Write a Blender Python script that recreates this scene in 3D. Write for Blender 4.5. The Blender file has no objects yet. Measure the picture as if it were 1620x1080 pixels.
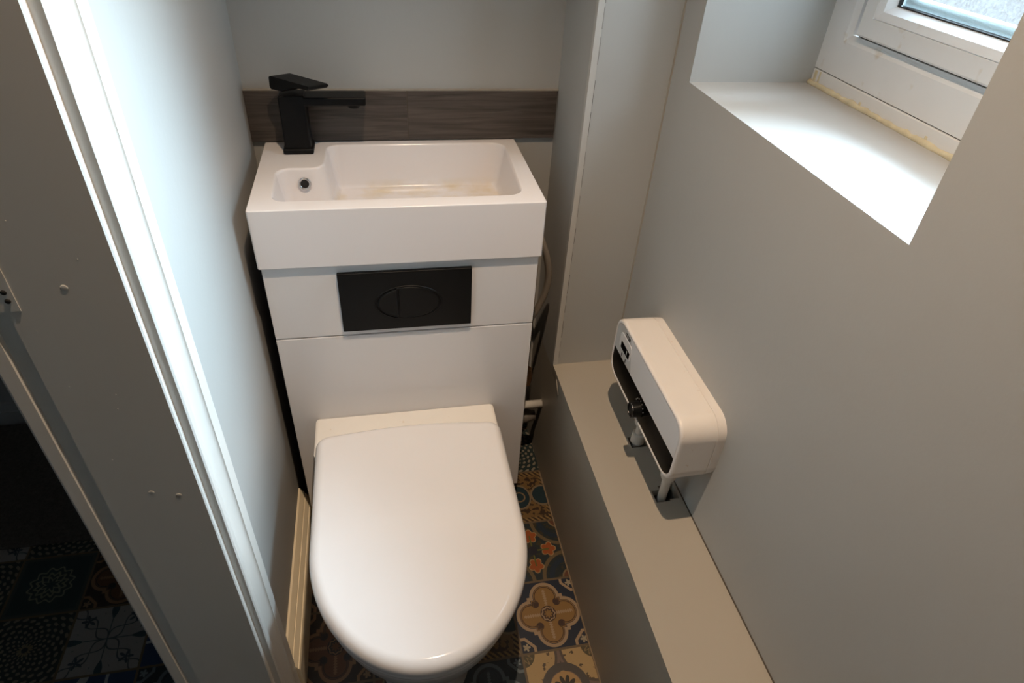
import bpy, bmesh, math, random
from mathutils import Vector, Matrix

# ------------------------------------------------------------------ camera, sky, lamp, exposure
SC = bpy.context.scene
COL = SC.collection
cam_d = bpy.data.cameras.new('camera'); cam = bpy.data.objects.new('camera', cam_d); COL.objects.link(cam)
R = ((0.98022751, 0.07170036, -0.18442638), (-0.1894035, 0.60976293, -0.76962035), (0.05727431, 0.78933404, 0.61128669))
M = Matrix(R).to_4x4(); M.translation = Vector((0.215859, -0.997076, 1.343441)); cam.matrix_world = M
cam_d.sensor_width = 36; cam_d.lens = 1012.1 / 1620 * 36; cam_d.clip_start = 0.02
SC.camera = cam
SC.view_settings.view_transform = 'Standard'; SC.view_settings.look = 'None'
SC.view_settings.gamma = 1; SC.view_settings.use_curve_mapping = False
SC.view_settings.exposure = 0.0
try: SC.cycles.max_bounces = 12; SC.cycles.diffuse_bounces = 8; SC.cycles.sample_clamp_indirect = 4
except Exception: pass

W = bpy.data.worlds.new('overcast_sky'); SC.world = W; W.use_nodes = True
nt = W.node_tree; nt.nodes.clear()
# dull grey surroundings with one broad bright patch of cloud, off to the back of the house
tc = nt.nodes.new('ShaderNodeTexCoord'); sx = nt.nodes.new('ShaderNodeSeparateXYZ'); rp = nt.nodes.new('ShaderNodeValToRGB')
bg = nt.nodes.new('ShaderNodeBackground'); wo = nt.nodes.new('ShaderNodeOutputWorld')
nt.links.new(tc.outputs['Generated'], sx.inputs[0]); nt.links.new(sx.outputs['Z'], rp.inputs[0])
rp.color_ramp.elements[0].position = 0.0; rp.color_ramp.elements[0].color = (0.006, 0.0065, 0.007, 1)
rp.color_ramp.elements[1].position = 0.85; rp.color_ramp.elements[1].color = (0.05, 0.06, 0.07, 1)
e = rp.color_ramp.elements.new(0.06); e.color = (0.06, 0.07, 0.078, 1)
AZ, EL = math.radians(26), math.radians(24)
dt = nt.nodes.new('ShaderNodeVectorMath'); dt.operation = 'DOT_PRODUCT'; nt.links.new(tc.outputs['Generated'], dt.inputs[0])
dt.inputs[1].default_value = (math.cos(EL) * math.cos(AZ), math.cos(EL) * math.sin(AZ), math.sin(EL))
mr = nt.nodes.new('ShaderNodeMapRange'); mr.interpolation_type = 'SMOOTHSTEP'; nt.links.new(dt.outputs['Value'], mr.inputs[0])
mr.inputs[1].default_value = math.cos(math.radians(35.5)); mr.inputs[2].default_value = math.cos(math.radians(24))
up_ = nt.nodes.new('ShaderNodeMapRange'); up_.inputs[1].default_value = 0.0; up_.inputs[2].default_value = 0.05; nt.links.new(sx.outputs['Z'], up_.inputs[0])
mm = nt.nodes.new('ShaderNodeMath'); mm.operation = 'MULTIPLY'; nt.links.new(mr.outputs[0], mm.inputs[0]); nt.links.new(up_.outputs[0], mm.inputs[1])
cl = nt.nodes.new('ShaderNodeMix'); cl.data_type = 'RGBA'; nt.links.new(mm.outputs[0], cl.inputs[0]); nt.links.new(rp.outputs[0], cl.inputs[6])
cl.inputs[7].default_value = (0.65, 0.85, 1.0, 1)
nt.links.new(cl.outputs[2], bg.inputs[0]); bg.inputs[1].default_value = 124.0
nt.links.new(bg.outputs[0], wo.inputs[0])

LAMP = (0.345, -0.505, 2.12)
ld = bpy.data.lights.new('downlight_bulb', 'SPOT'); ld.spot_size = math.radians(91); ld.spot_blend = 0.95; ld.energy = 74; ld.color = (1.0, 0.74, 0.51); ld.shadow_soft_size = 0.008
lo = bpy.data.objects.new('downlight_bulb', ld); lo.location = LAMP; COL.objects.link(lo)
hd = bpy.data.lights.new('hall_fill_light', 'POINT'); hd.energy = 1.3; hd.color = (1.0, 0.93, 0.86); hd.shadow_soft_size = 0.12  # unseen fill light, added to lift the dark hall floor and wall
ho = bpy.data.objects.new('hall_fill_light', hd); ho.location = (-1.1, -0.75, 1.95); COL.objects.link(ho)
pd = bpy.data.lights.new('window_portal', 'AREA'); pd.shape = 'RECTANGLE'; pd.size = 0.62; pd.size_y = 0.78
pd.cycles.is_portal = True
po = bpy.data.objects.new('window_portal', pd); po.location = (1.03, -0.236, 1.4); po.rotation_euler = (0, math.pi / 2, 0)
pd.size = 0.78; pd.size_y = 0.62; COL.objects.link(po)

# ------------------------------------------------------------------ materials
def newmat(name):
    m = bpy.data.materials.new(name); m.use_nodes = True
    return m, m.node_tree, m.node_tree.nodes['Principled BSDF']

def mat(name, col, rough=0.5, metal=0.0, var=0.0, vscale=8.0, bump=0.0, bscale=60.0, coat=0.0, stretch=(1, 1, 1), spots=None, ior=1.5):
    m, t, b = newmat(name)
    b.inputs['Base Color'].default_value = (*col, 1); b.inputs['Roughness'].default_value = rough
    b.inputs['Metallic'].default_value = metal; b.inputs['Coat Weight'].default_value = coat; b.inputs['Coat Roughness'].default_value = 0.05
    b.inputs['IOR'].default_value = ior
    co = t.nodes.new('ShaderNodeTexCoord'); mp = t.nodes.new('ShaderNodeMapping'); mp.inputs['Scale'].default_value = stretch
    t.links.new(co.outputs['Object'], mp.inputs[0])
    last = None
    if var > 0:
        n = t.nodes.new('ShaderNodeTexNoise'); n.inputs['Scale'].default_value = vscale; n.inputs['Detail'].default_value = 5
        t.links.new(mp.outputs[0], n.inputs[0])
        x = t.nodes.new('ShaderNodeMix'); x.data_type = 'RGBA'
        x.inputs[6].default_value = (*[c * (1 - var) for c in col], 1); x.inputs[7].default_value = (*[min(1, c * (1 + var)) for c in col], 1)
        t.links.new(n.outputs[0], x.inputs[0]); last = x.outputs[2]
    if spots:
        n = t.nodes.new('ShaderNodeTexNoise'); n.inputs['Scale'].default_value = spots[1]; n.inputs['Detail'].default_value = 3
        t.links.new(co.outputs['Object'], n.inputs[0])
        r = t.nodes.new('ShaderNodeMapRange'); r.inputs[1].default_value = spots[2]; r.inputs[2].default_value = spots[3]
        t.links.new(n.outputs[0], r.inputs[0])
        x = t.nodes.new('ShaderNodeMix'); x.data_type = 'RGBA'
        if last: t.links.new(last, x.inputs[6])
        else: x.inputs[6].default_value = (*col, 1)
        x.inputs[7].default_value = (*spots[0], 1)
        t.links.new(r.outputs[0], x.inputs[0]); last = x.outputs[2]
    if last: t.links.new(last, b.inputs['Base Color'])
    if bump > 0:
        n = t.nodes.new('ShaderNodeTexNoise'); n.inputs['Scale'].default_value = bscale; n.inputs['Detail'].default_value = 4
        t.links.new(mp.outputs[0], n.inputs[0])
        bp = t.nodes.new('ShaderNodeBump'); bp.inputs['Strength'].default_value = bump; bp.inputs['Distance'].default_value = 0.002
        t.links.new(n.outputs[0], bp.inputs['Height']); t.links.new(bp.outputs[0], b.inputs['Normal'])
    return m

GREY = mat('grey_wall_paint', (0.42, 0.42, 0.405), 0.55, var=0.04, vscale=3, bump=0.12, bscale=90)
BOXP = mat('grey_boxing_paint', (0.385, 0.35, 0.295), 0.5, var=0.05, vscale=4, bump=0.12, bscale=70)
GLOSSW = mat('off_white_gloss_paint', (0.66, 0.645, 0.61), 0.28, var=0.03, vscale=5, bump=0.12, bscale=25, stretch=(1, 1, 0.3))
SKIRT = mat('aged_cream_gloss_paint', (0.84, 0.74, 0.55), 0.3, var=0.05, vscale=12)
CEIL = mat('white_ceiling_paint', (0.75, 0.74, 0.72), 0.8)
HALLW = mat('hall_wall_paint', (0.30, 0.31, 0.32), 0.7)
CERAM = mat('white_ceramic', (0.79, 0.77, 0.785), 0.16, var=0.01, vscale=4)
LIDM = mat('white_toilet_plastic', (0.79, 0.78, 0.795), 0.11, var=0.015, vscale=14)
CABW = mat('white_gloss_board', (0.72, 0.715, 0.73), 0.12, bump=0.04, bscale=6)
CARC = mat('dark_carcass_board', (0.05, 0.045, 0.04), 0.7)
BLACK = mat('matt_black_metal', (0.0045, 0.0045, 0.005), 0.45, ior=1.28)
BLACKP = mat('black_plastic_plate', (0.004, 0.004, 0.004), 0.4, ior=1.28)
CHROME = mat('chrome', (0.75, 0.75, 0.76), 0.12, metal=1)
HOLE = mat('dark_void', (0.01, 0.01, 0.01), 0.9)
HEATW = mat('white_heater_plastic', (0.76, 0.73, 0.71), 0.35, var=0.03, vscale=25, spots=((0.55, 0.40, 0.27), 55, 0.70, 0.80))
HEATP = mat('satin_white_panel', (0.74, 0.74, 0.75), 0.3)
HEATG = mat('pale_grey_control_panel', (0.52, 0.53, 0.53), 0.35)
GLOSSB = mat('glossy_black_panel', (0.003, 0.003, 0.003), 0.16, ior=1.2)
UPVC = mat('white_window_plastic', (0.76, 0.77, 0.78), 0.3, var=0.03, vscale=20, spots=((0.62, 0.55, 0.46), 26, 0.66, 0.78))
SEAL = mat('yellowed_sealant', (0.62, 0.55, 0.38), 0.6, var=0.3, vscale=45, bump=0.4, bscale=120)
GASK = mat('black_rubber_gasket', (0.012, 0.01, 0.01), 0.6)
PIPEW = mat('white_pipe_plastic', (0.62, 0.60, 0.56), 0.4, bump=0.3, bscale=200)
COPPER = mat('tarnished_copper', (0.40, 0.24, 0.13), 0.4, metal=0.9)
HOSE = mat('braided_hose', (0.42, 0.36, 0.29), 0.4, metal=0.5, bump=0.8, bscale=600)
MATM = mat('dark_door_mat', (0.07, 0.062, 0.055), 0.95, var=0.6, vscale=160, bump=1.0, bscale=300)
CAULK = mat('grey_caulk', (0.36, 0.33, 0.28), 0.6, var=0.2, vscale=40)
CRACK = mat('dark_crack_line', (0.08, 0.065, 0.05), 0.9)

# bowl of the basin: white ceramic with a yellow limescale stain near the bottom
def basin_mat():
    m = CERAM.copy(); m.name = 'white_ceramic_limescale'; t = m.node_tree; b = t.nodes['Principled BSDF']
    co = t.nodes.new('ShaderNodeTexCoord'); s = t.nodes.new('ShaderNodeSeparateXYZ'); t.links.new(co.outputs['Object'], s.inputs[0])
    n = t.nodes.new('ShaderNodeTexNoise'); n.inputs['Scale'].default_value = 14; n.inputs['Detail'].default_value = 4; t.links.new(co.outputs['Object'], n.inputs[0])
    r = t.nodes.new('ShaderNodeMapRange'); r.inputs[1].default_value = 0.45; r.inputs[2].default_value = 0.75; t.links.new(n.outputs[0], r.inputs[0])
    z = t.nodes.new('ShaderNodeMapRange'); z.inputs[1].default_value = 0.789; z.inputs[2].default_value = 0.770; t.links.new(s.outputs[2], z.inputs[0])
    mu = t.nodes.new('ShaderNodeMath'); mu.operation = 'MULTIPLY'; t.links.new(r.outputs[0], mu.inputs[0]); t.links.new(z.outputs[0], mu.inputs[1])
    yy = t.nodes.new('ShaderNodeMath'); yy.operation = 'GREATER_THAN'; yy.inputs[1].default_value = 0.03; t.links.new(s.outputs[1], yy.inputs[0])
    m2 = t.nodes.new('ShaderNodeMath'); m2.operation = 'MULTIPLY'; t.links.new(mu.outputs[0], m2.inputs[0]); t.links.new(yy.outputs[0], m2.inputs[1]); mu = m2
    x = t.nodes.new('ShaderNodeMix'); x.data_type = 'RGBA'; t.links.new(mu.outputs[0], x.inputs[0])
    x.inputs[6].default_value = (0.79, 0.77, 0.785, 1); x.inputs[7].default_value = (0.68, 0.56, 0.34, 1)
    t.links.new(x.outputs[2], b.inputs['Base Color'])
    return m
BASINM = basin_mat()

def wood_mat():
    m, t, b = newmat('dark_wood_effect_tile'); b.inputs['Roughness'].default_value = 0.5
    co = t.nodes.new('ShaderNodeTexCoord'); mp = t.nodes.new('ShaderNodeMapping'); mp.inputs['Scale'].default_value = (3.2, 30, 60)
    t.links.new(co.outputs['Object'], mp.inputs[0])
    n = t.nodes.new('ShaderNodeTexNoise'); n.inputs['Scale'].default_value = 2.2; n.inputs['Detail'].default_value = 9; n.inputs['Distortion'].default_value = 0.9
    t.links.new(mp.outputs[0], n.inputs[0])
    r = t.nodes.new('ShaderNodeValToRGB'); t.links.new(n.outputs[0], r.inputs[0])
    r.color_ramp.elements[0].position = 0.3; r.color_ramp.elements[0].color = (0.040, 0.032, 0.027, 1)
    r.color_ramp.elements[1].position = 0.72; r.color_ramp.elements[1].color = (0.105, 0.085, 0.072, 1)
    t.links.new(r.outputs[0], b.inputs['Base Color'])
    bp = t.nodes.new('ShaderNodeBump'); bp.inputs['Strength'].default_value = 0.2; bp.inputs['Distance'].default_value = 0.001
    t.links.new(n.outputs[0], bp.inputs['Height']); t.links.new(bp.outputs[0], b.inputs['Normal'])
    return m
WOOD = wood_mat()

def glass_mat():
    m = bpy.data.materials.new('obscure_glass'); m.use_nodes = True; t = m.node_tree; t.nodes.clear()
    o = t.nodes.new('ShaderNodeOutputMaterial')
    tr = t.nodes.new('ShaderNodeBsdfTransparent'); tr.inputs[0].default_value = (0.93, 0.96, 0.97, 1)
    tl = t.nodes.new('ShaderNodeBsdfTranslucent'); tl.inputs[0].default_value = (0.8, 0.85, 0.88, 1)
    gl = t.nodes.new('ShaderNodeBsdfGlossy'); gl.inputs['Roughness'].default_value = 0.25
    co = t.nodes.new('ShaderNodeTexCoord'); n = t.nodes.new('ShaderNodeTexNoise'); n.inputs['Scale'].default_value = 260; n.inputs['Detail'].default_value = 2
    t.links.new(co.outputs['Object'], n.inputs[0])
    bp = t.nodes.new('ShaderNodeBump'); bp.inputs['Strength'].default_value = 1.0; bp.inputs['Distance'].default_value = 0.004
    t.links.new(n.outputs[0], bp.inputs['Height']); t.links.new(bp.outputs[0], gl.inputs['Normal']); t.links.new(bp.outputs[0], tl.inputs['Normal'])
    r = t.nodes.new('ShaderNodeMapRange'); r.inputs[1].default_value = 0.3; r.inputs[2].default_value = 0.7; r.inputs[3].default_value = 0.0; r.inputs[4].default_value = 0.016
    t.links.new(n.outputs[0], r.inputs[0])
    a = t.nodes.new('ShaderNodeMixShader'); t.links.new(r.outputs[0], a.inputs[0]); t.links.new(tr.outputs[0], a.inputs[1]); t.links.new(tl.outputs[0], a.inputs[2])
    b = t.nodes.new('ShaderNodeMixShader'); b.inputs[0].default_value = 0.08; t.links.new(a.outputs[0], b.inputs[1]); t.links.new(gl.outputs[0], b.inputs[2])
    t.links.new(b.outputs[0], o.inputs[0])
    return m
GLASS = glass_mat()

# ------------------------------------------------------------------ patterned floor tiles, written as node arithmetic
class N:
    t = None
    def __init__(s, sock): s.s = sock
def op(o, *a):
    n = N.t.nodes.new('ShaderNodeMath'); n.operation = o
    for i, v in enumerate(a):
        if isinstance(v, N): N.t.links.new(v.s, n.inputs[i])
        else: n.inputs[i].default_value = v
    return N(n.outputs[0])
N.__add__ = lambda a, b: op('ADD', a, b); N.__radd__ = N.__add__
N.__sub__ = lambda a, b: op('SUBTRACT', a, b); N.__rsub__ = lambda a, b: op('SUBTRACT', b, a)
N.__mul__ = lambda a, b: op('MULTIPLY', a, b); N.__rmul__ = N.__mul__
N.__truediv__ = lambda a, b: op('DIVIDE', a, b)
def nabs(a): return op('ABSOLUTE', a)
def nmax(a, b): return op('MAXIMUM', a, b)
def nmin(a, b): return op('MINIMUM', a, b)
def hyp(a, b): return op('SQRT', a * a + b * b)
def lt(a, v): return op('LESS_THAN', a, v)
def band(a, c, w): return lt(nabs(a - c), w)
def mixc(f, a, b):
    n = N.t.nodes.new('ShaderNodeMix'); n.data_type = 'RGBA'
    for i, v in ((0, f), (6, a), (7, b)):
        if isinstance(v, N): N.t.links.new(v.s, n.inputs[i])
        elif i == 0: n.inputs[0].default_value = v
        else: n.inputs[i].default_value = (*v, 1)
    return N(n.outputs[2])

def tile_mat():
    m, t, b = newmat('patterned_cement_tile'); N.t = t
    co = t.nodes.new('ShaderNodeTexCoord'); s = t.nodes.new('ShaderNodeSeparateXYZ'); t.links.new(co.outputs['Object'], s.inputs[0])
    X, Y = N(s.outputs[0]), N(s.outputs[1])
    hall = lt(X, -0.09)
    def sel(a, b_): return b_ + hall * (a - b_)      # hall value a, closet value b_
    gu = sel((X + 0.482) / 0.153, (X - 0.438) / 0.153)
    gv = sel((Y - 0.028) / 0.1477, (Y - 0.12) / 0.1623)
    i, j = op('FLOOR', gu), op('FLOOR', gv)
    p, q = gu - i - 0.5, gv - j - 0.5
    tid = i * 10 + j + hall * 1000
    ap, aq = nabs(p), nabs(q)
    a, c = nmax(ap, aq), nmin(ap, aq)
    r = hyp(p, q); th = op('ARCTAN2', q, p)
    n = t.nodes.new('ShaderNodeTexNoise'); n.inputs['Scale'].default_value = 70; n.inputs['Detail'].default_value = 4
    t.links.new(co.outputs['Object'], n.inputs[0]); nz = N(n.outputs[0])
    def petals(k, ph=0.0): return nabs(op('COSINE', th * (k / 2.0) + ph))
    cx_, cy_ = 0.5 - ap, 0.5 - aq                     # distance from the tile corner
    cr = hyp(cx_, cy_)
    # quatrefoil with corner octagons and a central rosette
    lobe = hyp(a - 0.245, c) - 0.165
    quat = nmin(lobe, nmax(a - 0.21, c - 0.21))
    def quatre(bgc, line, fill, dark, star):
        o = mixc(band(quat, 0.035, 0.023), bgc, line)
        o = mixc(lt(quat, 0.005), o, fill)
        o = mixc(band(quat, -0.012, 0.006), o, dark)
        o = mixc(lt(quat, -0.02) * lt(hyp(ap - 0.16, aq - 0.16), 0.055), o, dark)
        o = mixc(lt(c, 0.006 + 0.02 * nabs(op('SINE', a * 90))) * lt(a, 0.36) * lt(0.12, a), o, line)
        o = mixc(lt(r, 0.115), o, dark)
        o = mixc(band(r, 0.09 + 0.008 * op('COSINE', th * 8), 0.009), o, line)
        o = mixc(lt(r, 0.065 * (0.45 + 0.55 * petals(8))), o, fill)
        octo = nmax(nmax(cx_, cy_), (cx_ + cy_) * 0.72)
        o = mixc(band(octo, 0.20, 0.020) * lt(0.058, quat), o, line)
        o = mixc(lt(hyp(cx_ - 0.085, cy_ - 0.085), 0.055 * (0.35 + 0.65 * nabs(op('COSINE', op('ARCTAN2', cy_ - 0.085, cx_ - 0.085) * 2.5)))), o, star)
        return o
    navy, tan, brown, dk = (0.018, 0.026, 0.050), (0.42, 0.30, 0.19), (0.30, 0.17, 0.055), (0.060, 0.030, 0.022)
    T1 = quatre(navy, tan, brown, dk, (0.40, 0.34, 0.24))
    T1b = quatre((0.018, 0.030, 0.042), (0.15, 0.19, 0.22), (0.035, 0.055, 0.075), (0.02, 0.025, 0.04), (0.2, 0.25, 0.27))
    T1c = quatre((0.035, 0.022, 0.016), (0.30, 0.17, 0.09), (0.15, 0.065, 0.03), (0.02, 0.02, 0.02), (0.3, 0.2, 0.12))
    # cream tile, dark interlaced rings
    o = mixc(lt(nz, 0.40) * lt(0.30, cr), (0.50, 0.35, 0.17), (0.10, 0.07, 0.045))
    o = mixc(band(cr, 0.50, 0.052), o, (0.11, 0.085, 0.07)); o = mixc(band(cr, 0.50, 0.018), o, (0.20, 0.14, 0.12))
    o = mixc(band(r, 0.275, 0.05), o, (0.09, 0.08, 0.075)); o = mixc(lt(r, 0.215), o, (0.48, 0.30, 0.13))
    o = mixc(lt(r, 0.17 * (0.5 + 0.5 * petals(10))), o, (0.045, 0.038, 0.03)); o = mixc(lt(cr, 0.17), o, (0.10, 0.085, 0.05))
    T2 = mixc(band(cr, 0.11 + 0.03 * op('COSINE', op('ARCTAN2', cy_, cx_) * 12), 0.014), o, (0.28, 0.2, 0.1))
    # orange flowers on a dark ground
    fd = hyp(a - 0.25, c); fa = op('ARCTAN2', c, a - 0.25); fr = 0.105 * (0.62 + 0.38 * nabs(op('COSINE', fa * 2.5)))
    o = mixc(lt(nz, 0.44), (0.022, 0.032, 0.036), (0.055, 0.045, 0.025))
    o = mixc(band(cr, 0.42, 0.028), o, (0.16, 0.115, 0.06)); o = mixc(band(cr, 0.30, 0.04), o, (0.018, 0.032, 0.055))
    o = mixc(lt(cr, 0.13), o, (0.15, 0.06, 0.035)); o = mixc(band(cr, 0.13, 0.012), o, (0.25, 0.18, 0.1))
    o = mixc(lt(fd - fr, 0.022), o, (0.40, 0.27, 0.13)); o = mixc(lt(fd - fr, 0.006), o, (0.36, 0.09, 0.02))
    o = mixc(lt(c, 0.012) * lt(a, 0.26), o, (0.13, 0.13, 0.03))
    T3 = mixc(lt(r, 0.075), o, (0.022, 0.022, 0.035))
    # dark blue medallion on gold foliage
    od = nmin(hyp(ap * 1.25, aq) - 0.20, hyp(ap - 0.40, aq) - 0.16)
    o = mixc(lt(nz, 0.47), (0.20, 0.12, 0.045), (0.05, 0.03, 0.018))
    o = mixc(lt(0.41, a), o, mixc(lt(op('SINE', (p + q) * 75), 0.0), (0.28, 0.18, 0.07), (0.05, 0.03, 0.02)))
    o = mixc(band(od, 0.03, 0.016), o, (0.22, 0.17, 0.11)); o = mixc(lt(od, 0.012), o, (0.018, 0.040, 0.052))
    T4 = mixc(band(r, 0.09, 0.012), o, (0.24, 0.17, 0.1))
    # small stars radiating in rings
    st = op('SINE', th * 16) * op('SINE', r * 62)
    o = mixc(lt(0.30, st), (0.025, 0.040, 0.040), (0.25, 0.22, 0.17)); T5 = mixc(lt(r, 0.10 * (0.4 + 0.6 * petals(12))), o, (0.24, 0.20, 0.12))
    T5 = mixc(lt(r, 0.04), T5, (0.02, 0.03, 0.035))
    # pale tile with dark blue leaf cross
    dg = nabs(ap - aq); ds = ap + aq
    lf = dg - 0.10 * nabs(op('SINE', ds * 9.0))
    o = mixc(lt(nabs(lf), 0.014), (0.34, 0.33, 0.32), (0.07, 0.09, 0.11)); o = mixc(lt(c, 0.007), o, (0.06, 0.09, 0.11))
    o = mixc(lt(hyp(a - 0.43, c), 0.13 * (0.6 + 0.4 * op('COSINE', th * 20))), o, (0.03, 0.065, 0.085))
    T6 = mixc(lt(hyp(ap - 0.30, aq - 0.30), 0.10 * (0.6 + 0.4 * op('COSINE', op('ARCTAN2', aq - 0.3, ap - 0.3) * 5))), o, (0.045, 0.065, 0.09))
    # teal tile with a lace mandala
    ln = op('COSINE', th * 12) * 0.025 + r
    o = mixc(band(ln, 0.27, 0.014), (0.030, 0.052, 0.055), (0.24, 0.25, 0.18)); o = mixc(band(ln, 0.18, 0.020), o, (0.22, 0.23, 0.16))
    o = mixc(band(r + op('COSINE', th * 8) * 0.03, 0.10, 0.018), o, (0.24, 0.25, 0.18)); T7 = mixc(lt(0.44, a), o, (0.06, 0.075, 0.07))
    # blue tile with pale scrolls
    o = mixc(band(cr + op('SINE', th * 10) * 0.03, 0.36, 0.03), (0.02, 0.05, 0.13), (0.42, 0.44, 0.46))
    T8 = mixc(lt(lf, 0.0) * lt(r, 0.22), o, (0.36, 0.40, 0.44))
    plan = {0: T5, -1: T4, -2: T3, -3: T1, -4: T2,
            -10: T1b, -11: T5, -12: T1b, -13: T4, -14: T1b,
            -20: T4, -23: T1b, -24: T3, -33: T1c, -34: T1c, -32: T1c,
            1000: T5, 999: T1c, 998: T6, 997: T8, 990: T5, 989: T7, 988: T5, 980: T6, 979: T5, 978: T8, 1008: T8, 1009: T1c, 1007: T1b, 987: T7, 977: T6}
    out = T1b
    for k, c_ in plan.items(): out = mixc(band(tid, float(k), 0.3), out, c_)
    out = mixc(lt(0.484, a), out, (0.16, 0.115, 0.07))
    gr = N.t.nodes.new('ShaderNodeHueSaturation'); gr.inputs['Value'].default_value = 0.74; t.links.new(out.s, gr.inputs['Color'])
    t.links.new(gr.outputs[0], b.inputs['Base Color'])
    b.inputs['Roughness'].default_value = 0.42
    return m
TILE = tile_mat()

# ------------------------------------------------------------------ mesh helpers
def link(name, bm, m, parent=None, smooth=False, kind=None):
    bmesh.ops.recalc_face_normals(bm, faces=bm.faces[:])
    me = bpy.data.meshes.new(name); bm.to_mesh(me); bm.free()
    for f in me.polygons: f.use_smooth = smooth
    if m is not None: me.materials.append(m)
    o = bpy.data.objects.new(name, me); COL.objects.link(o)
    if parent is not None: o.parent = parent
    if kind: o['kind'] = kind
    return o

def add_box(bm, x0, x1, y0, y1, z0, z1, bev=0.0, seg=3):
    b2 = bmesh.new(); bmesh.ops.create_cube(b2, size=1)
    for v in b2.verts: v.co = Vector(((x0 + x1) / 2 + v.co.x * (x1 - x0), (y0 + y1) / 2 + v.co.y * (y1 - y0), (z0 + z1) / 2 + v.co.z * (z1 - z0)))
    if bev > 0: bmesh.ops.bevel(b2, geom=b2.edges[:], offset=bev, segments=seg, profile=0.5, affect='EDGES')
    me = bpy.data.meshes.new('t'); b2.to_mesh(me); b2.free(); bm.from_mesh(me); bpy.data.meshes.remove(me)

def box(name, m, b, parent=None, bev=0.0, seg=3, smooth=False, kind=None):
    bm = bmesh.new(); add_box(bm, *b, bev=bev, seg=seg)
    o = link(name, bm, m, parent, smooth, kind)
    if bev > 0 : shade(o)
    return o

def shade(o, ang=40):
    me = o.data
    for f in me.polygons: f.use_smooth = True
    me.update()
    bm = bmesh.new(); bm.from_mesh(me)
    for e in bm.edges:
        if len(e.link_faces) == 2 and e.calc_face_angle(0) > math.radians(ang): e.smooth = False
    bm.to_mesh(me); bm.free()
    w = o.modifiers.new('wn', 'WEIGHTED_NORMAL'); w.keep_sharp = True; w.weight = 100

def add_prism(bm, pts, axis, a0, a1):
    """pts: 2D outline, extruded along axis from a0 to a1."""
    def P(u, v, w):
        return {'x': (w, u, v), 'y': (u, w, v), 'z': (u, v, w)}[axis]
    r0 = [bm.verts.new(P(u, v, a0)) for u, v in pts]; r1 = [bm.verts.new(P(u, v, a1)) for u, v in pts]
    n = len(pts)
    bm.faces.new(r0[::-1]); bm.faces.new(r1)
    for i in range(n): bm.faces.new((r0[i], r0[(i + 1) % n], r1[(i + 1) % n], r1[i]))

def add_loft(bm, rings, cap0=True, cap1=True, closed=True):
    vs = [[bm.verts.new(p) for p in r] for r in rings]
    n = len(vs[0])
    for a, b in zip(vs[:-1], vs[1:]):
        for i in range(n if closed else n - 1): bm.faces.new((a[i], a[(i + 1) % n], b[(i + 1) % n], b[i]))
    if cap0: bm.faces.new(vs[0][::-1])
    if cap1: bm.faces.new(vs[-1])
    return vs

def add_tube(bm, pts, r, seg=16, rad=None):
    pts = [Vector(p) for p in pts]; rings = []
    up = Vector((0.3, 0.2, 1)).normalized()
    for i, p in enumerate(pts):
        d = (pts[min(i + 1, len(pts) - 1)] - pts[max(i - 1, 0)]).normalized()
        if abs(d.dot(up)) > 0.97: up = Vector((1, 0.1, 0)).normalized()
        a = d.cross(up).normalized(); b = d.cross(a).normalized()
        rr = rad[i] if rad else r
        rings.append([p + (a * math.cos(t) + b * math.sin(t)) * rr for t in [2 * math.pi * k / seg for k in range(seg)]])
    add_loft(bm, rings)

def rrect(x0, x1, y0, y1, r, seg=6):
    out = []
    for cx, cy, a in ((x1 - r, y1 - r, 0), (x0 + r, y1 - r, 90), (x0 + r, y0 + r, 180), (x1 - r, y0 + r, 270)):
        for k in range(seg + 1):
            t = math.radians(a + 90 * k / seg); out.append((cx + r * math.cos(t), cy + r * math.sin(t)))
    return out

def offset(pts, d):
    """move a closed ccw outline inward by d."""
    n = len(pts); out = []
    for i in range(n):
        x0, y0 = pts[i - 1]; x1, y1 = pts[(i + 1) % n]; dx, dy = x1 - x0, y1 - y0; l = math.hypot(dx, dy) or 1
        out.append((pts[i][0] - dy / l * d, pts[i][1] + dx / l * d))
    return out

def cut(o, boxes):
    for b in boxes:
        c = box('cutter', None, b); par = o.parent; o.parent = None; bpy.context.view_layer.update(); md = o.modifiers.new('b', 'BOOLEAN'); md.object = c; md.operation = 'DIFFERENCE'; md.solver = 'EXACT'
        dg = bpy.context.evaluated_depsgraph_get(); me = bpy.data.meshes.new_from_object(o.evaluated_get(dg))
        o.modifiers.clear(); o.data = me; o.parent = par; bpy.data.objects.remove(c)

def empty(name, loc, label=None, cat=None, group=None, kind=None):
    o = bpy.data.objects.new(name, None); o.location = loc; COL.objects.link(o); o.empty_display_size = 0.05
    if label: o['label'] = label; o['category'] = cat
    if group: o['group'] = group
    if kind: o['kind'] = kind
    return o

def adopt(root):
    """parts are built in world coordinates: shift them so the root keeps its own place."""
    bpy.context.view_layer.update()
    for ch in root.children: ch.matrix_parent_inverse = Matrix.Translation(-root.location)

# ------------------------------------------------------------------ the room
XL, XK, XR = -0.0234, 0.5865, 0.738          # left wall face, ledge and pier face, right wall face
YB, YK, YF = 0.3068, 0.1146, -1.75           # back wall, pier front, wall behind the camera
ZC = 2.2
JY = -0.438                                  # door lining face
ZL, ZS = 0.3824, 1.0469                      # ledge top, window sill

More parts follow.
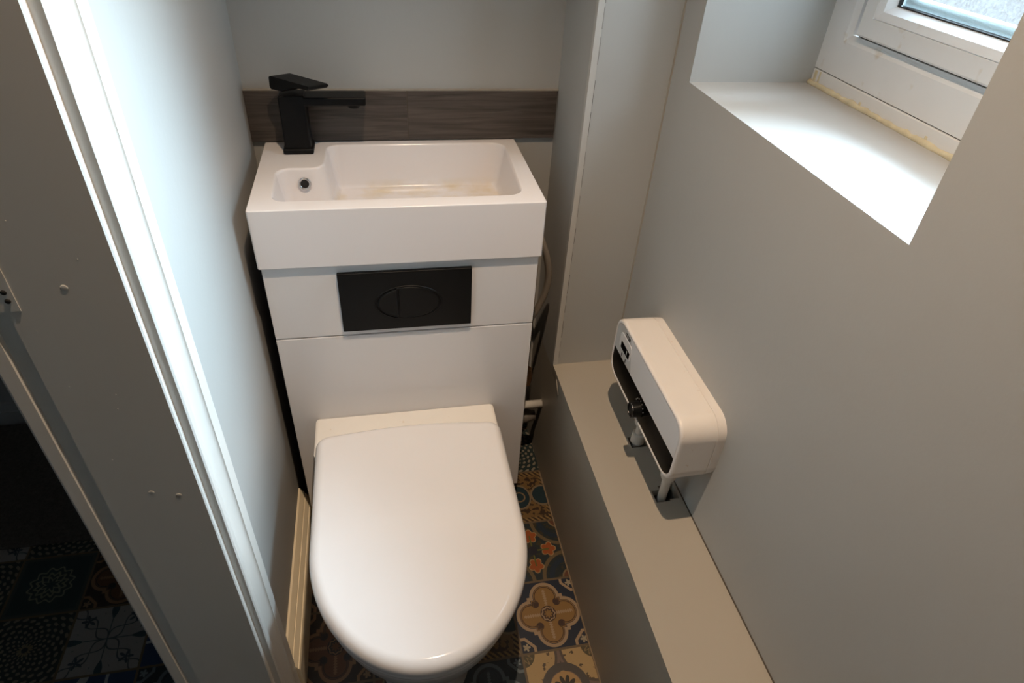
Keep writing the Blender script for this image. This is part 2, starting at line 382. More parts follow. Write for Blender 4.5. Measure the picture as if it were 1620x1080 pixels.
box('floor', TILE, (-1.7, 1.02, YF - 0.1, 0.6, -0.06, 0.0), kind='structure')
box('ceiling', CEIL, (-1.7, 1.02, YF - 0.1, 0.6, ZC, ZC + 0.06), kind='structure')
box('wall_back', GREY, (XL, 1.02, YB, YB + 0.12, 0, ZC), kind='structure')
box('wall_left', GREY, (-0.145, XL, -0.412, 0.5, 0, ZC), kind='structure')
bm = bmesh.new(); add_box(bm, -0.145, XL, YF, -1.28, 0, ZC); add_box(bm, -0.145, XL, -1.28, JY, 1.98, ZC)
link('wall_doorway', bm, GREY, kind='structure')
box('wall_front', GREY, (-1.7, 1.02, YF - 0.1, YF, 0, ZC), kind='structure')
bm = bmesh.new(); WY0, WY1, WZ1 = -0.5135, 0.0406, 1.78
add_box(bm, XR, 1.02, YF, YB, 0, ZS); add_box(bm, XR, 1.02, YF, YB, WZ1, ZC)
add_box(bm, XR, 1.02, WY1, YB, ZS, WZ1); add_box(bm, XR, 1.02, YF, WY0, ZS, WZ1)
link('wall_right', bm, GREY, kind='structure')
box('wall_pier', GREY, (XK, XR, YK, YB, ZL - 0.016, ZC), kind='structure')
box('wall_hall_far', HALLW, (-1.7, -0.145, 0.5, 0.6, 0, ZC), kind='structure')
box('wall_hall_side', HALLW, (-1.8, -1.7, YF, 0.6, 0, ZC), kind='structure')

# corner bead strip and the cracked caulk line on the pier
bm = bmesh.new(); add_box(bm, XK - 0.0012, XK + 0.0105, YK - 0.0016, YK + 0.01, ZL, ZC, bev=0.0008)
o = link('trim_1', bm, mat('pier_bead_paint', (0.50, 0.49, 0.465), 0.4), kind='structure')
rnd = random.Random(4)
bm = bmesh.new(); z = ZL + 0.02
while z < 1.4:
    h = rnd.uniform(0.01, 0.05); add_box(bm, XK + 0.0106, XK + 0.0106 + rnd.uniform(0.0004, 0.0009), YK - 0.0009, YK + 0.003, z, z + h); z += h + rnd.uniform(0, 0.03)
link('crack_line', bm, CRACK, o)
box('caulk_bead', CAULK, (XR - 0.0022, XR, YK - 0.003, YK, ZL, ZC), o)

# ledge of boxed-in pipes along the right wall
led = empty('pipe_boxing', (XK, -0.8, 0), 'low grey painted pipe boxing forming a long ledge under the window wall', 'ledge')
lt_ = box('ledge_top', BOXP, (XK - 0.001, XR - 0.0004, YF, YK, ZL - 0.016, ZL), led)
cut(lt_, [(0.684, 0.716, -0.166, -0.136, ZL - 0.03, ZL + 0.01), (0.684, 0.712, -0.306, -0.278, ZL - 0.03, ZL + 0.01), (0.70, 0.731, -0.302, -0.268, ZL - 0.03, ZL + 0.01)])
box('ledge_front', BOXP, (XK, XK + 0.016, YF, YB, 0, ZL - 0.016), led)
bm = bmesh.new()
bmv = [(XK - 0.0014, -0.02, ZL - 0.035), (XK - 0.0016, -0.032, ZL - 0.047), (XK - 0.0014, -0.046, ZL - 0.052)]
add_tube(bm, [(XK - 0.001, 0.075, ZL - 0.012), (XK - 0.002, 0.06, ZL - 0.024), (XK - 0.002, 0.048, ZL - 0.036)], 0.0011, 8)
link('paint_drip', bm, BOXP, led, True)
adopt(led)

# caulk joints along the walls
bm = bmesh.new(); add_box(bm, XR - 0.002, XR, YF, YK, ZL, ZL + 0.0014)
link('trim_2', bm, CRACK, kind='structure')
bm = bmesh.new(); add_box(bm, XK - 0.003, XK, YF, YK, 0, 0.0022)
link('trim_3', bm, mat('floor_grout_bead', (0.22, 0.16, 0.1), 0.7), kind='structure')

# window: mitred outer frame, cill section, sash, glazing bead, glass
def add_mitre_ring(bm, y0, y1, z0, z1, prof):
    """prof: list of (inset, x) from the outside of the ring to its inside."""
    rings = [[(x, y0 + d, z0 + d), (x, y1 - d, z0 + d), (x, y1 - d, z1 - d), (x, y0 + d, z1 - d)] for d, x in prof]
    add_loft(bm, rings, False, False)
win = empty('window_1', (0.9643, -0.236, ZS), kind='structure')
WX = 0.9643
bm = bmesh.new(); add_mitre_ring(bm, WY0 - 0.002, WY1 + 0.002, ZS + 0.0265, WZ1, [(0, WX + 0.05), (0, WX), (0.052, WX), (0.064, WX + 0.004), (0.066, WX + 0.016), (0.068, WX + 0.05)])
link('window_frame', bm, UPVC, win)
bm = bmesh.new(); add_box(bm, WX - 0.001, WX + 0.05, WY0, WY1, ZS, ZS + 0.0250, bev=0.002, seg=2); link('cill_section', bm, UPVC, win)
box('cill_joint', GASK, (WX + 0.002, WX + 0.04, WY0, WY1, ZS + 0.0250, ZS + 0.0266), win)
bm = bmesh.new(); rnd = random.Random(7)
pts = []
for k in range(60):
    y = WY1 - 0.002 - k * (WY1 - WY0 - 0.004) / 59; pts.append((WX - 0.002, y, ZS + 0.001 + rnd.uniform(0, 0.002)))
add_tube(bm, pts, 0.004, 8, [0.0035 + 0.0028 * rnd.random() for _ in pts])
for y, z, r in ((0.030, ZS + 0.016, 0.006), (0.018, ZS + 0.012, 0.003), (0.018, ZS + 0.02, 0.003), (-0.10, ZS + 0.006, 0.004), (-0.25, ZS + 0.007, 0.004)):
    add_box(bm, WX - 0.002, WX, y - r * 0.6, y + r * 0.6, z - r * 1.6, z + r * 1.2, bev=0.0007, seg=2)
link('sealant', bm, SEAL, win, True)
SY0, SY1, SZ0, SZ1 = WY0 + 0.072, WY1 - 0.080, ZS + 0.0945, WZ1 - 0.07
bm = bmesh.new(); add_mitre_ring(bm, SY0 - 0.005, SY1 + 0.005, SZ0 - 0.005, SZ1 + 0.005, [(0, WX + 0.05), (0, WX + 0.006), (0.005, WX + 0.005), (0.007, WX + 0.05)])
link('gasket', bm, GASK, win)
bm = bmesh.new(); add_mitre_ring(bm, SY0, SY1, SZ0, SZ1, [(0, WX + 0.05), (0, WX - 0.004), (0.003, WX - 0.007), (0.028, WX - 0.007), (0.0288, WX - 0.0055), (0.0296, WX - 0.007), (0.040, WX - 0.003), (0.047, WX + 0.006), (0.049, WX + 0.009)])
sash = link('sash', bm, UPVC, win)
bm = bmesh.new(); add_mitre_ring(bm, SY0 + 0.049, SY1 - 0.049, SZ0 + 0.049, SZ1 - 0.049, [(0, WX + 0.009), (0.002, WX + 0.0085), (0.003, WX + 0.014)])
link('gasket', bm, GASK, sash)
bm = bmesh.new(); add_mitre_ring(bm, SY0 + 0.051, SY1 - 0.051, SZ0 + 0.051, SZ1 - 0.051, [(0, WX + 0.016), (0.012, WX + 0.018), (0.013, WX + 0.03)])
link('spacer_bar', bm, mat('pale_spacer', (0.62, 0.72, 0.74), 0.5), sash)
box('pane', GLASS, (WX + 0.014, WX + 0.0155, SY0 + 0.046, SY1 - 0.046, SZ0 + 0.046, SZ1 - 0.046), sash)
adopt(win)

# door lining, its rebate, architrave and strike plate
door = empty('door_1', (-0.09, JY, 0), kind='structure')
bm = bmesh.new()
add_prism(bm, [(-0.166, -0.412), (-0.166, JY + 0.002), (-0.163, JY), (-0.150, JY + 0.001), (-0.1475, JY + 0.0045), (-0.1315, JY + 0.0045), (-0.130, JY), (-0.0250, JY), (XL, JY + 0.0014), (XL, -0.412)], 'z', 0, 1.99)
add_box(bm, -0.166, XL, -1.28, -1.262, 0, 1.99); add_box(bm, -0.166, XL, -1.262, -0.412, 1.97, 1.99)
lin = link('door_lining', bm, GLOSSW, door)
prof = [(XL, -0.4295), (-0.0140, -0.4295), (-0.0122, -0.4275), (-0.0118, -0.4215), (-0.0126, -0.4165), (-0.0155, -0.4145), (-0.0158, -0.411), (-0.0150, -0.404), (-0.0130, -0.397), (-0.0100, -0.3915), (-0.0076, -0.3890), (-0.0056, -0.3885), (-0.0054, -0.3870), (-0.0054, -0.3655), (-0.0066, -0.3640), (XL, -0.3640)]
bm = bmesh.new(); add_prism(bm, prof, 'z', 0, 2.03)
ar = link('architrave', bm, GLOSSW, door); shade(ar, 38)
sp = box('strike_plate', GLOSSW, (-0.1470, -0.118, JY - 0.0008, JY + 0.0050, 0.978, 1.05), door)
for zz in (0.9895, 0.9990):
    bm = bmesh.new(); add_tube(bm, [(-0.1245, JY - 0.0006, zz), (-0.1245, JY - 0.0014, zz)], 0.0026, 12); link('screw', bm, HOLE, sp, True)
# paint nibs and old filled screw holes on the lining
bm = bmesh.new(); rnd = random.Random(3)
for k in range(14):
    x = rnd.uniform(-0.115, -0.03); z = rnd.uniform(0.2, 1.1); r = rnd.uniform(0.0004, 0.0008)
    add_box(bm, x - r, x + r, JY - 0.0002, JY + 0.0005, z - r, z + r, bev=0.0002, seg=1)
link('paint_nib', bm, GLOSSW, lin, True)['kind'] = 'stuff'
for x, z in ((-0.075, 1.0), (-0.050, 0.70), (-0.078, 0.71)):
    bm = bmesh.new(); add_tube(bm, [(x, JY + 0.001, z), (x, JY - 0.0001, z), (x, JY - 0.0003, z)], 0.005, 20, [0.0036, 0.0034, 0.0026])
    link('filled_screw_hole', bm, GLOSSW, lin, True)
adopt(door)

# skirting boards
sk = [(XL, 0.0), (XL, 0.124), (XL + 0.004, 0.122), (XL + 0.0115, 0.108), (XL + 0.0120, 0.1035), (XL + 0.0135, 0.1035), (XL + 0.0200, 0.091), (XL + 0.0205, 0.087), (XL + 0.0225, 0.0865), (XL + 0.0245, 0.081), (XL + 0.0245, 0.0)]
bm = bmesh.new()
add_prism(bm, sk, 'y', -0.364, 0.045)
link('baseboard_left', bm, SKIRT, kind='structure')
bm = bmesh.new(); add_prism(bm, [(0.5, 0), (0.5, 0.075), (0.492, 0.072), (0.488, 0.050), (0.486, 0.048), (0.486, 0)], 'x', -1.7, -0.17)
link('baseboard_hall', bm, HALLW, kind='structure')
o = box('door_mat', MATM, (-1.25, -0.165, 0.062, 0.478, 0.0005, 0.010), bev=0.003)
o['label'] = 'dark charcoal doormat on the patterned hall tiles beyond the doorway'; o['category'] = 'mat'

# ------------------------------------------------------------------ splashback
spb = empty('splashback', (0.28, YB, 0.858), 'low strip of dark grey wood-effect tile on the back wall behind the basin', 'splashback')
box('plank_tile', WOOD, (XL, 0.2788, YB - 0.008, YB, 0.858, 0.9545), spb, bev=0.0006)
p2 = box('plank_tile', WOOD, (0.2806, XK - 0.0025, YB - 0.008, YB, 0.858, 0.9545), spb, bev=0.0006)
p2.data.transform(Matrix.Translation((-0.9, 0, -0.13))); p2.location = (0.9, 0, 0.13)
box('joint_line', CRACK, (0.2788, 0.2806, YB - 0.0075, YB, 0.858, 0.9545), spb)
box('grout_bead', CAULK, (XL, XK, YB - 0.006, YB, 0.9545, 0.9568), spb)
adopt(spb)
p2.matrix_parent_inverse = Matrix.Translation(-spb.location)

# ------------------------------------------------------------------ toilet cabinet
CY = 0.0082
cab = empty('toilet_cabinet', (0.25, 0.1, 0), 'white gloss toilet cabinet under the basin, black flush plate on its front', 'cabinet')
box('lower_panel', CABW, (0.004, 0.496, CY, CY + 0.016, 0.096, 0.5878), cab, bev=0.0012)
box('upper_panel', CABW, (0.004, 0.496, CY, CY + 0.016, 0.5905, 0.7465), cab, bev=0.0012)
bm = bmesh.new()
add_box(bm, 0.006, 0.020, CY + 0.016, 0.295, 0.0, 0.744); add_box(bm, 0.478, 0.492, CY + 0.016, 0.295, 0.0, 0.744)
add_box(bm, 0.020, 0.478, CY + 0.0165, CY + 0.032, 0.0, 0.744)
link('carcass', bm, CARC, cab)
bm = bmesh.new(); add_box(bm, 0.1290, 0.3700, CY - 0.0085, CY, 0.6035, 0.7300, bev=0.0012)
fp = link('flush_plate', bm, BLACKP, cab); shade(fp)
def ell(cx, cz, a, b, x0, x1, n=48):
    out = []
    for k in range(n):
        t = 2 * math.pi * k / n; out.append((min(max(cx + a * math.cos(t), x0), x1), cz + b * math.sin(t)))
    return out
def button(x0, x1, lift):
    bm = bmesh.new(); rings = []
    for s, y in ((1.0, CY - 0.0084), (0.985, CY - 0.0084 - lift * 0.6), (0.95, CY - 0.0084 - lift), (0.80, CY - 0.0084 - lift * 0.75)):
        rings.append([(u, y, v) for u, v in ell(0.2526, 0.6625, 0.0575 * s, 0.034 * s, x0 + (1 - s) * 0.02, x1 - (1 - s) * 0.02)])
    add_loft(bm, rings); bmesh.ops.remove_doubles(bm, verts=bm.verts[:], dist=1e-5)
    o = link('flush_button', bm, BLACKP, fp); shade(o, 35)
button(0.19, 0.2325, 0.0035); button(0.2340, 0.32, 0.0018)
bm = bmesh.new(); add_loft(bm, [[(u, y, v) for u, v in ell(0.2526, 0.6625, a, a * 0.6, 0, 1)] for a, y in ((0.0625, CY - 0.0085), (0.0612, CY - 0.0098), (0.0595, CY - 0.0098), (0.0585, CY - 0.0085))], False, False)
shade(link('button_surround', bm, BLACKP, fp), 35)
adopt(cab)
for ch in fp.children: pass

# ------------------------------------------------------------------ basin
bas = empty('wash_basin', (0.25, 0.15, 0.747), 'rectangular white ceramic wash basin with an L-shaped bowl on top of the cabinet', 'basin')
ZT, ZB, DB = 0.8560, 0.7467, 0.3015
# L-shaped bowl outline, ccw, rounded corners
corners = [(0.466, 0.031, 0.030), (0.476, 0.283, 0.030), (0.117, 0.283, 0.024), (0.113, 0.172, 0.022), (0.030, 0.172, 0.026), (0.035, 0.033, 0.024)]
def fillet(cs, seg=10):
    out = []; n = len(cs)
    for i in range(n):
        p0, p, p1 = Vector(cs[i - 1][:2]), Vector(cs[i][:2]), Vector(cs[(i + 1) % n][:2]); r = cs[i][2]
        a, b = (p0 - p).normalized(), (p1 - p).normalized(); ang = a.angle(b); d = r / math.tan(ang / 2)
        s, e = p + a * d, p + b * d; c = p + (a + b).normalized() * (r / math.sin(ang / 2))
        a0 = math.atan2(*(s - c).yx); a1 = math.atan2(*(e - c).yx); da = (a1 - a0 + math.pi) % (2 * math.pi) - math.pi
        for k in range(seg + 1): t = a0 + da * k / seg; out.append((c.x + r * math.cos(t), c.y + r * math.sin(t)))
    # densify the straight runs
    res = []
    for i in range(len(out)):
        a, b = out[i], out[(i + 1) % len(out)]; res.append(a); L = math.hypot(b[0] - a[0], b[1] - a[1]); k = int(L / 0.012)
        for j in range(1, k + 1): res.append((a[0] + (b[0] - a[0]) * j / (k + 1), a[1] + (b[1] - a[1]) * j / (k + 1)))
    return res
OUT = fillet(corners)
bm = bmesh.new()
levels = [(0.0, ZT), (0.0010, ZT - 0.0003), (0.0022, ZT - 0.0012), (0.0032, ZT - 0.0030), (0.0040, ZT - 0.0060), (0.0065, ZT - 0.022), (0.0100, ZT - 0.045), (0.0130, ZT - 0.065), (0.0155, ZT - 0.076), (0.0185, ZT - 0.0815), (0.0215, ZT - 0.0840)]
rings = [[(x, y, z) for x, y in (offset(OUT, d) if d else OUT)] for d, z in levels]
vs = add_loft(bm, rings, False, False)
bot = bm.faces.new(vs[-1]); bmesh.ops.triangulate(bm, faces=[bot])
# outer shell
ol = rrect(0, 0.5, 0, DB, 0.004, 4)
oo = [[(x, y, z) for x, y in (offset(ol, d) if d else ol)] for d, z in ((0.0016, ZT), (0.0005, ZT - 0.0005), (0, ZT - 0.0018), (0, ZB + 0.001), (0.001, ZB))]
vo = add_loft(bm, oo, False, True)
def ring_edges(r): return [bm.edges.get((r[i], r[(i + 1) % len(r)])) for i in range(len(r))]
bmesh.ops.triangle_fill(bm, edges=ring_edges(vs[0]) + ring_edges(vo[0]), use_beauty=True)
bo = link('basin_body', bm, BASINM, bas); shade(bo, 50)
ov = bmesh.new()
oc = Vector((0.0795, 0.1625, 0.829)); nrm = Vector((0, -1, 0.2)).normalized()
A = Vector((1, 0, 0)); B = nrm.cross(A).normalized()
def circ(r, h, n=28): return [oc + nrm * h + (A * math.cos(t) + B * math.sin(t)) * r for t in [2 * math.pi * k / n for k in range(n)]]
add_loft(ov, [circ(0.0118, 0.000), circ(0.0118, 0.0018), (circ(0.0105, 0.0028)), circ(0.0085, 0.0026), circ(0.0072, 0.0012), circ(0.0068, -0.003)], False, False)
link('overflow_ring', ov, CHROME, bas, True)
ov = bmesh.new(); add_loft(ov, [circ(0.0072, 0.0006), circ(0.0071, 0.0010)], True, True); link('overflow_hole', ov, HOLE, bas)
dr = bmesh.new()
def cz(r, z): return [(0.30 + r * math.cos(2 * math.pi * k / 32), 0.10 + r * math.sin(2 * math.pi * k / 32), z) for k in range(32)]
add_loft(dr, [cz(0.028, ZT - 0.084), cz(0.028, ZT - 0.0825), cz(0.026, ZT - 0.0815), cz(0.012, ZT - 0.080)]); link('waste_fitting', dr, CHROME, bas, True)
adopt(bas)

# ------------------------------------------------------------------ tap
tap = empty('basin_tap', (0.0685, 0.26, ZT), 'matt black square mixer tap at the back left corner of the basin', 'tap')
bm = bmesh.new(); add_box(bm, 0.0405, 0.0965, 0.2335, 0.2865, ZT, ZT + 0.011, bev=0.004, seg=4); shade(link('base_flange', bm, BLACK, tap))
bm = bmesh.new()
def sq(x0, x1, y0, y1, z, r=0.004): return [(x, y, z) for x, y in rrect(x0, x1, y0, y1, r, 4)]
add_loft(bm, [sq(0.0440, 0.0925, 0.2385, 0.2835, ZT + 0.009), sq(0.0445, 0.0920, 0.2390, 0.2830, 0.9600), sq(0.0465, 0.0900, 0.2410, 0.2810, 0.9625)])
shade(link('tap_body', bm, BLACK, tap))
bm = bmesh.new(); add_box(bm, 0.085, 0.2005, 0.2390, 0.2850, 0.9445, 0.9602, bev=0.0032, seg=4)
spt = link('spout', bm, BLACK, tap); shade(spt)
bm = bmesh.new(); add_tube(bm, [(0.178, 0.259, 0.9455), (0.178, 0.259, 0.9375)], 0.011, 24); link('aerator', bm, BLACK, spt, True)
LC = Vector((0.0860, 0.2385, 0.9925)); LX = Vector((0.0715, -0.065, 0.000)); LE = Vector((0.033, 0.030, -0.003))
ux, ue = LX.normalized(), LE.normalized(); un = ux.cross(ue).normalized()
if un.z < 0: un = -un
def lv(a, b, h): return LC + LX * a + LE * b + un * h
bm = bmesh.new()
secs = []
for a, hh in ((-0.5, 0.019), (-0.47, 0.023), (-0.20, 0.022), (0.02, 0.013), (0.12, 0.009), (0.47, 0.0075), (0.5, 0.005)):
    tp = 0.0 if abs(a) < 0.499 else -0.0012
    secs.append([lv(a, -0.47, tp), lv(a, 0.47, tp), lv(a, 0.5, tp - 0.0015), lv(a, 0.5, -hh + 0.001), lv(a, 0.45, -hh), lv(a, -0.45, -hh), lv(a, -0.5, -hh + 0.001), lv(a, -0.5, tp - 0.0015)])
add_loft(bm, secs); shade(link('lever', bm, BLACK, tap), 30)
adopt(tap)

# ------------------------------------------------------------------ toilet
toi = empty('toilet', (0.2395, -0.25, 0), 'white toilet with closed D-shaped lid in front of the cabinet', 'toilet')
CX, HW, Y0, SB, YBK = 0.2395, 0.1845, -0.322, 0.232, -0.054
def dshape(hw, y0, b, yb, rc, n=56, ex=2.0, cx=CX):
    pts = []
    pts.append((cx - hw, y0))
    for k in range(1, n):
        t = math.pi * k / n; c_, s_ = math.cos(t), math.sin(t)
        pts.append((cx - hw * math.copysign(abs(c_) ** (2 / ex), c_), y0 - b * abs(s_) ** (2 / ex)))
    pts.append((cx + hw, y0))
    for k in range(1, 7): pts.append((cx + hw, y0 + (yb - rc - y0) * k / 7))
    for k in range(0, 9):
        t = math.pi / 2 * k / 8; pts.append((cx + hw - rc + rc * math.cos(t), yb - rc + rc * 0.75 * math.sin(t)))
    for k in range(1, 8):
        f = k / 8; pts.append((cx + (hw - rc) * (1 - 2 * f), yb - rc * 0.25 + 0.010 * math.sin(math.pi * f)))
    for k in range(0, 9):
        t = math.pi / 2 * (1 + k / 8); pts.append((cx - hw + rc + rc * math.cos(t), yb - rc + rc * 0.75 * math.sin(t)))
    for k in range(1, 7): pts.append((cx - hw, yb - rc + (y0 - yb + rc) * k / 7))
    return pts
base = dshape(HW, Y0, SB, YBK, 0.034)
def lay(pts, z): return [(x, y, z) for x, y in pts]
bm = bmesh.new(); rings = [lay(offset(base, 0.006), 0.3765), lay(offset(base, 0.0015), 0.3775), lay(base, 0.3805), lay(base, 0.386)]
R1 = 0.019
for k in range(1, 9):
    t = math.pi / 2 * k / 8; rings.append(lay(offset(base, R1 * (1 - math.cos(t))), 0.386 + R1 * math.sin(t)))
inner = offset(base, R1); cxm, cym = CX, -0.30
for s, dz in ((0.85, 0.0009), (0.6, 0.0020), (0.3, 0.0028), (0.08, 0.003)):
    rings.append([(cxm + (x - cxm) * s, cym + (y - cym) * s, 0.386 + R1 + dz) for x, y in inner])
add_loft(bm, rings); lid = link('lid', bm, LIDM, toi); shade(lid, 60)
seat_o = offset(base, 0.0035)
bm = bmesh.new()
sin_ = [(CX + (x - CX) * 0.62, -0.31 + (y + 0.31) * 0.68) for x, y in seat_o]
ro, ri = seat_o, sin_
add_loft(bm, [lay(ri, 0.3605), lay(offset(ro, 0.004), 0.3605), lay(offset(ro, 0.0005), 0.3625), lay(ro, 0.366), lay(ro, 0.371), lay(offset(ro, 0.0015), 0.374), lay(offset(ro, 0.005), 0.3755), lay(ri, 0.3755), lay(ri, 0.3605)], False, False)
shade(link('seat', bm, LIDM, toi), 60)
bm = bmesh.new()
rim = dshape(0.1815, Y0, 0.222, CY - 0.001, 0.016)
foot = dshape(0.105, -0.26, 0.19, CY - 0.001, 0.02)
def blend(a, b, f): return [(p[0] * (1 - f) + q_[0] * f, p[1] * (1 - f) + q_[1] * f) for p, q_ in zip(a, b)]
bl = [(0.3600, 0.012, 0), (0.3590, 0.004, 0), (0.354, 0.0, 0.0), (0.335, 0.002, 0.02), (0.30, 0.004, 0.10), (0.25, 0.0, 0.34), (0.20, 0, 0.60), (0.15, 0, 0.80), (0.10, 0, 0.92), (0.04, 0, 0.99), (0.0, 0, 1.0)]
rings = [lay(offset(blend(rim, foot, f), d) if d else blend(rim, foot, f), z) for z, d, f in bl]
rings = [[(x, min(y, CY - 0.0005), z) for x, y, z in r] for r in rings]
add_loft(bm, rings)
bow = link('bowl', bm, CERAM, toi); shade(bow, 60)
bm = bmesh.new(); add_box(bm, 0.0490, 0.4238, -0.098, CY - 0.0006, 0.280, 0.3815, bev=0.009, seg=5)
for v in bm.verts:
    if v.co.y < -0.05: v.co.z = min(v.co.z, 0.3745)
shade(link('rear_deck', bm, mat('stained_white_ceramic', (0.79, 0.76, 0.715), 0.22, var=0.04, vscale=18, spots=((0.60, 0.47, 0.32), 60, 0.68, 0.8)), toi), 50)
adopt(toi)

# ------------------------------------------------------------------ water heater on the right wall
hea = empty('water_heater', (XR, -0.197, 0.565), 'small white box water heater on the right wall above the ledge', 'water heater')
HX, HY0, HY1, HZ0, HZ1 = 0.657, -0.360, -0.036, 0.497, 0.634
def hs(x, d, r):
    return [(x, y, z) for y, z in rrect(HY0 + d, HY1 - d, HZ0 + d, HZ1 - d, r, 10)]
bm = bmesh.new()
add_loft(bm, [hs(XR, 0.001, 0.036), hs(XR - 0.0155, 0.0, 0.036), hs(XR - 0.016, 0.0012, 0.036), hs(XR - 0.0170, 0.0012, 0.036), hs(XR - 0.0175, 0.0, 0.036), hs(HX + 0.007, 0.0, 0.034), hs(HX + 0.0022, 0.001, 0.033), hs(HX + 0.0004, 0.003, 0.032), hs(HX, 0.005, 0.031), hs(HX + 0.0004, 0.0068, 0.030), hs(HX + 0.003, 0.0075, 0.0295)])
cs = link('casing', bm, HEATW, hea); shade(cs, 50)
def clip(pts, f):
    out = []; n = len(pts)
    for i in range(n):
        a, b = pts[i], pts[(i + 1) % n]; fa, fb = f(a), f(b)
        if fa >= 0: out.append(a)
        if (fa >= 0) != (fb >= 0): t = fa / (fa - fb); out.append((a[0] + (b[0] - a[0]) * t, a[1] + (b[1] - a[1]) * t))
    return out
inner = rrect(HY0 + 0.0078, HY1 - 0.0078, HZ0 + 0.0078, HZ1 - 0.0078, 0.029, 10)
ZD = 0.560
band_ = clip(inner, lambda p: ZD - p[1])
upper = clip(inner, lambda p: p[1] - ZD)
# sloping boundary between the grey control panel (far end) and the white panel
def side(p): return p[0] - (-0.139 + (p[1] - ZD) * 0.42)
ctrl = clip(upper, side); white = clip(upper, lambda p: -side(p))
bm = bmesh.new(); add_prism(bm, band_, 'x', HX + 0.0015, HX + 0.006); bandp = link('dark_panel', bm, GLOSSB, hea); bandp['label'] = 'glossy black lower panel'
bm = bmesh.new(); add_prism(bm, white, 'x', HX + 0.0006, HX + 0.006); link('front_panel', bm, HEATP, hea)
bm = bmesh.new(); add_prism(bm, ctrl, 'x', HX + 0.0006, HX + 0.006); cp = link('control_panel', bm, HEATG, hea)
bm = bmesh.new(); add_loft(bm, [[(x, y, z) for y, z in rrect(-0.125, -0.066, 0.5765, 0.6115, 0.009, 5)] for x in (HX + 0.0008, HX - 0.0002)]); dsur = link('display_surround', bm, HEATP, cp)
bm = bmesh.new(); add_prism(bm, rrect(-0.119, -0.075, 0.5790, 0.5945, 0.001, 2), 'x', HX - 0.0005, HX + 0.0004); link('display', bm, GLOSSB, cp)
box('display_digit', HEATG, (HX - 0.0008, HX, -0.108, -0.105, 0.583, 0.592), cp)
for yy in (-0.085, -0.106): box('indicator_mark', HOLE, (HX - 0.0002, HX + 0.001, yy - 0.0012, yy + 0.0012, 0.563, 0.571), cp)
# lettering
def text(body, size, loc, parent, m, name='lettering'):
    cu = bpy.data.curves.new('lettering', 'FONT'); cu.body = body; cu.size = size; cu.extrude = 0.0002; cu.align_x = 'CENTER'; cu.align_y = 'CENTER'
    o = bpy.data.objects.new('tmp', cu); COL.objects.link(o); dg = bpy.context.evaluated_depsgraph_get()
    me = bpy.data.meshes.new_from_object(o.evaluated_get(dg)); bpy.data.objects.remove(o)
    # letters read left to right towards the camera on a face that looks to -x
    me.transform(Matrix(((0, 0, -1, loc[0]), (-1, 0, 0, loc[1]), (0, 1, 0, loc[2]), (0, 0, 0, 1))))
    me.materials.clear(); me.materials.append(m)
    t = bpy.data.objects.new(name, me); COL.objects.link(t); t.parent = parent
text('TOP', 0.0125, (HX - 0.0002, -0.100, 0.6180), cp, HOLE)
bm = bmesh.new(); KY, KZ = -0.201, 0.529
def kc(r, x, n=32): return [(x, KY + r * math.cos(2 * math.pi * k / n), KZ + r * math.sin(2 * math.pi * k / n)) for k in range(n)]
add_loft(bm, [kc(0.0155, HX + 0.002), kc(0.0145, HX - 0.0135), kc(0.0135, HX - 0.015), kc(0.0118, HX - 0.015), kc(0.0112, HX - 0.0135)])
kn = link('control_knob', bm, BLACKP, bandp); shade(kn, 30)
bm = bmesh.new(); add_loft(bm, [kc(0.0142, HX - 0.0150), kc(0.0142, HX - 0.0158), kc(0.0125, HX - 0.0158), kc(0.0125, HX - 0.0150)], False, False); link('knob_ring', bm, CHROME, bandp)
bm = bmesh.new()
for k in range(7):
    t = math.radians(25 + 22 * k); y, z = KY + 0.020 * math.cos(t), KZ + 0.020 * math.sin(t)
    add_box(bm, HX + 0.0010, HX + 0.0018, y - 0.0006, y + 0.0006, z - 0.0012, z + 0.0012)
link('dial_mark', bm, HEATG, bandp)
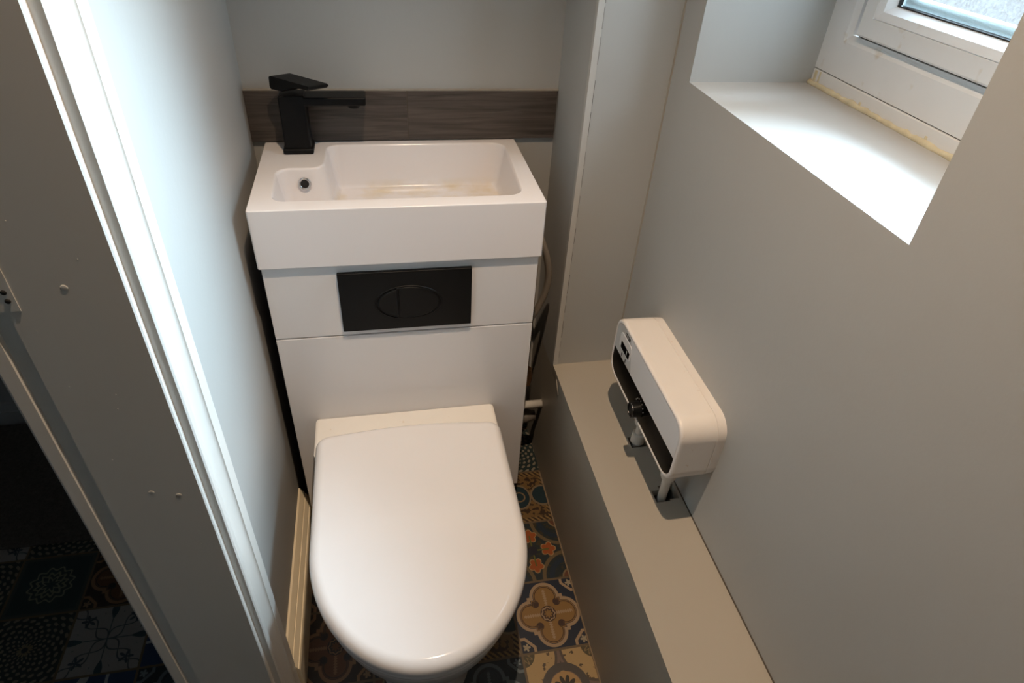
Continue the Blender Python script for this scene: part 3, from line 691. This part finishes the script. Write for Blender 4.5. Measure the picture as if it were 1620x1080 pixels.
for py in (-0.151, -0.292):
    bm = bmesh.new(); px = 0.700
    add_tube(bm, [(px, py, HZ0 + 0.003), (px, py, 0.482), (px, py, 0.480), (px, py, 0.440), (px, py, 0.434), (px, py, 0.428), (px, py, 0.365)], 0.01, 20, [0.0095, 0.0095, 0.0135, 0.0145, 0.012, 0.0085, 0.0082])
    pi_ = link('pipe_stub', bm, PIPEW, hea); shade(pi_, 40)
    if py > -0.2:
        bm = bmesh.new(); add_tube(bm, [(px, py, 0.41), (px, py, 0.408), (px, py, 0.386), (px, py, 0.383)], 0.01, 20, [0.010, 0.0135, 0.0145, 0.012]); shade(link('pipe_nut', bm, PIPEW, hea), 40)
adopt(hea)

# ------------------------------------------------------------------ pipework in the gap on the right of the cabinet
o = empty('flexible_hose', (0.56, 0.12, 0.6), 'braided flexible hose hanging in the gap right of the cabinet', 'hose')
bm = bmesh.new(); pts = []
for k in range(24):
    t = k / 23; pts.append((0.520 + 0.043 * math.sin(math.pi * min(1, t * 1.02)) , 0.13 + 0.05 * t, 0.735 - 0.30 * t))
add_tube(bm, pts, 0.0075, 14); link('hose_tube', bm, HOSE, o, True)
bm = bmesh.new(); add_tube(bm, [(0.515, 0.13, 0.745), (0.521, 0.13, 0.722)], 0.010, 6); link('hose_nut', bm, COPPER, o)
adopt(o)
wp = empty('waste_pipe', (0.53, 0.17, 0.2), 'pale plastic pipe running across the gap right of the cabinet', 'pipe')
bm = bmesh.new(); add_tube(bm, [(0.48, 0.17, 0.205), (0.586, 0.17, 0.205)], 0.0105, 20); link('pipe_run', bm, PIPEW, wp, True)
bm = bmesh.new(); add_tube(bm, [(0.50, 0.185, 0.150), (0.52, 0.185, 0.150), (0.548, 0.185, 0.150), (0.575, 0.185, 0.150)], 0.02, 20, [0.014, 0.017, 0.019, 0.013]); link('pipe_elbow', bm, mat('grey_trap_plastic', (0.18, 0.16, 0.14), 0.4), wp, True)
adopt(wp)
vp = empty('stop_valve', (0.54, 0.2, 0.27), 'small tarnished brass valve on a copper pipe, right of the cabinet', 'valve')
bm = bmesh.new(); add_tube(bm, [(0.545, 0.21, 0.0), (0.545, 0.21, 0.60)], 0.0075, 16); link('copper_pipe', bm, COPPER, vp, True)
bm = bmesh.new(); add_tube(bm, [(0.545, 0.19, 0.262), (0.545, 0.19, 0.285), (0.545, 0.19, 0.31)], 0.014, 6, [0.013, 0.0155, 0.012]); link('valve_body', bm, COPPER, vp)
adopt(vp)
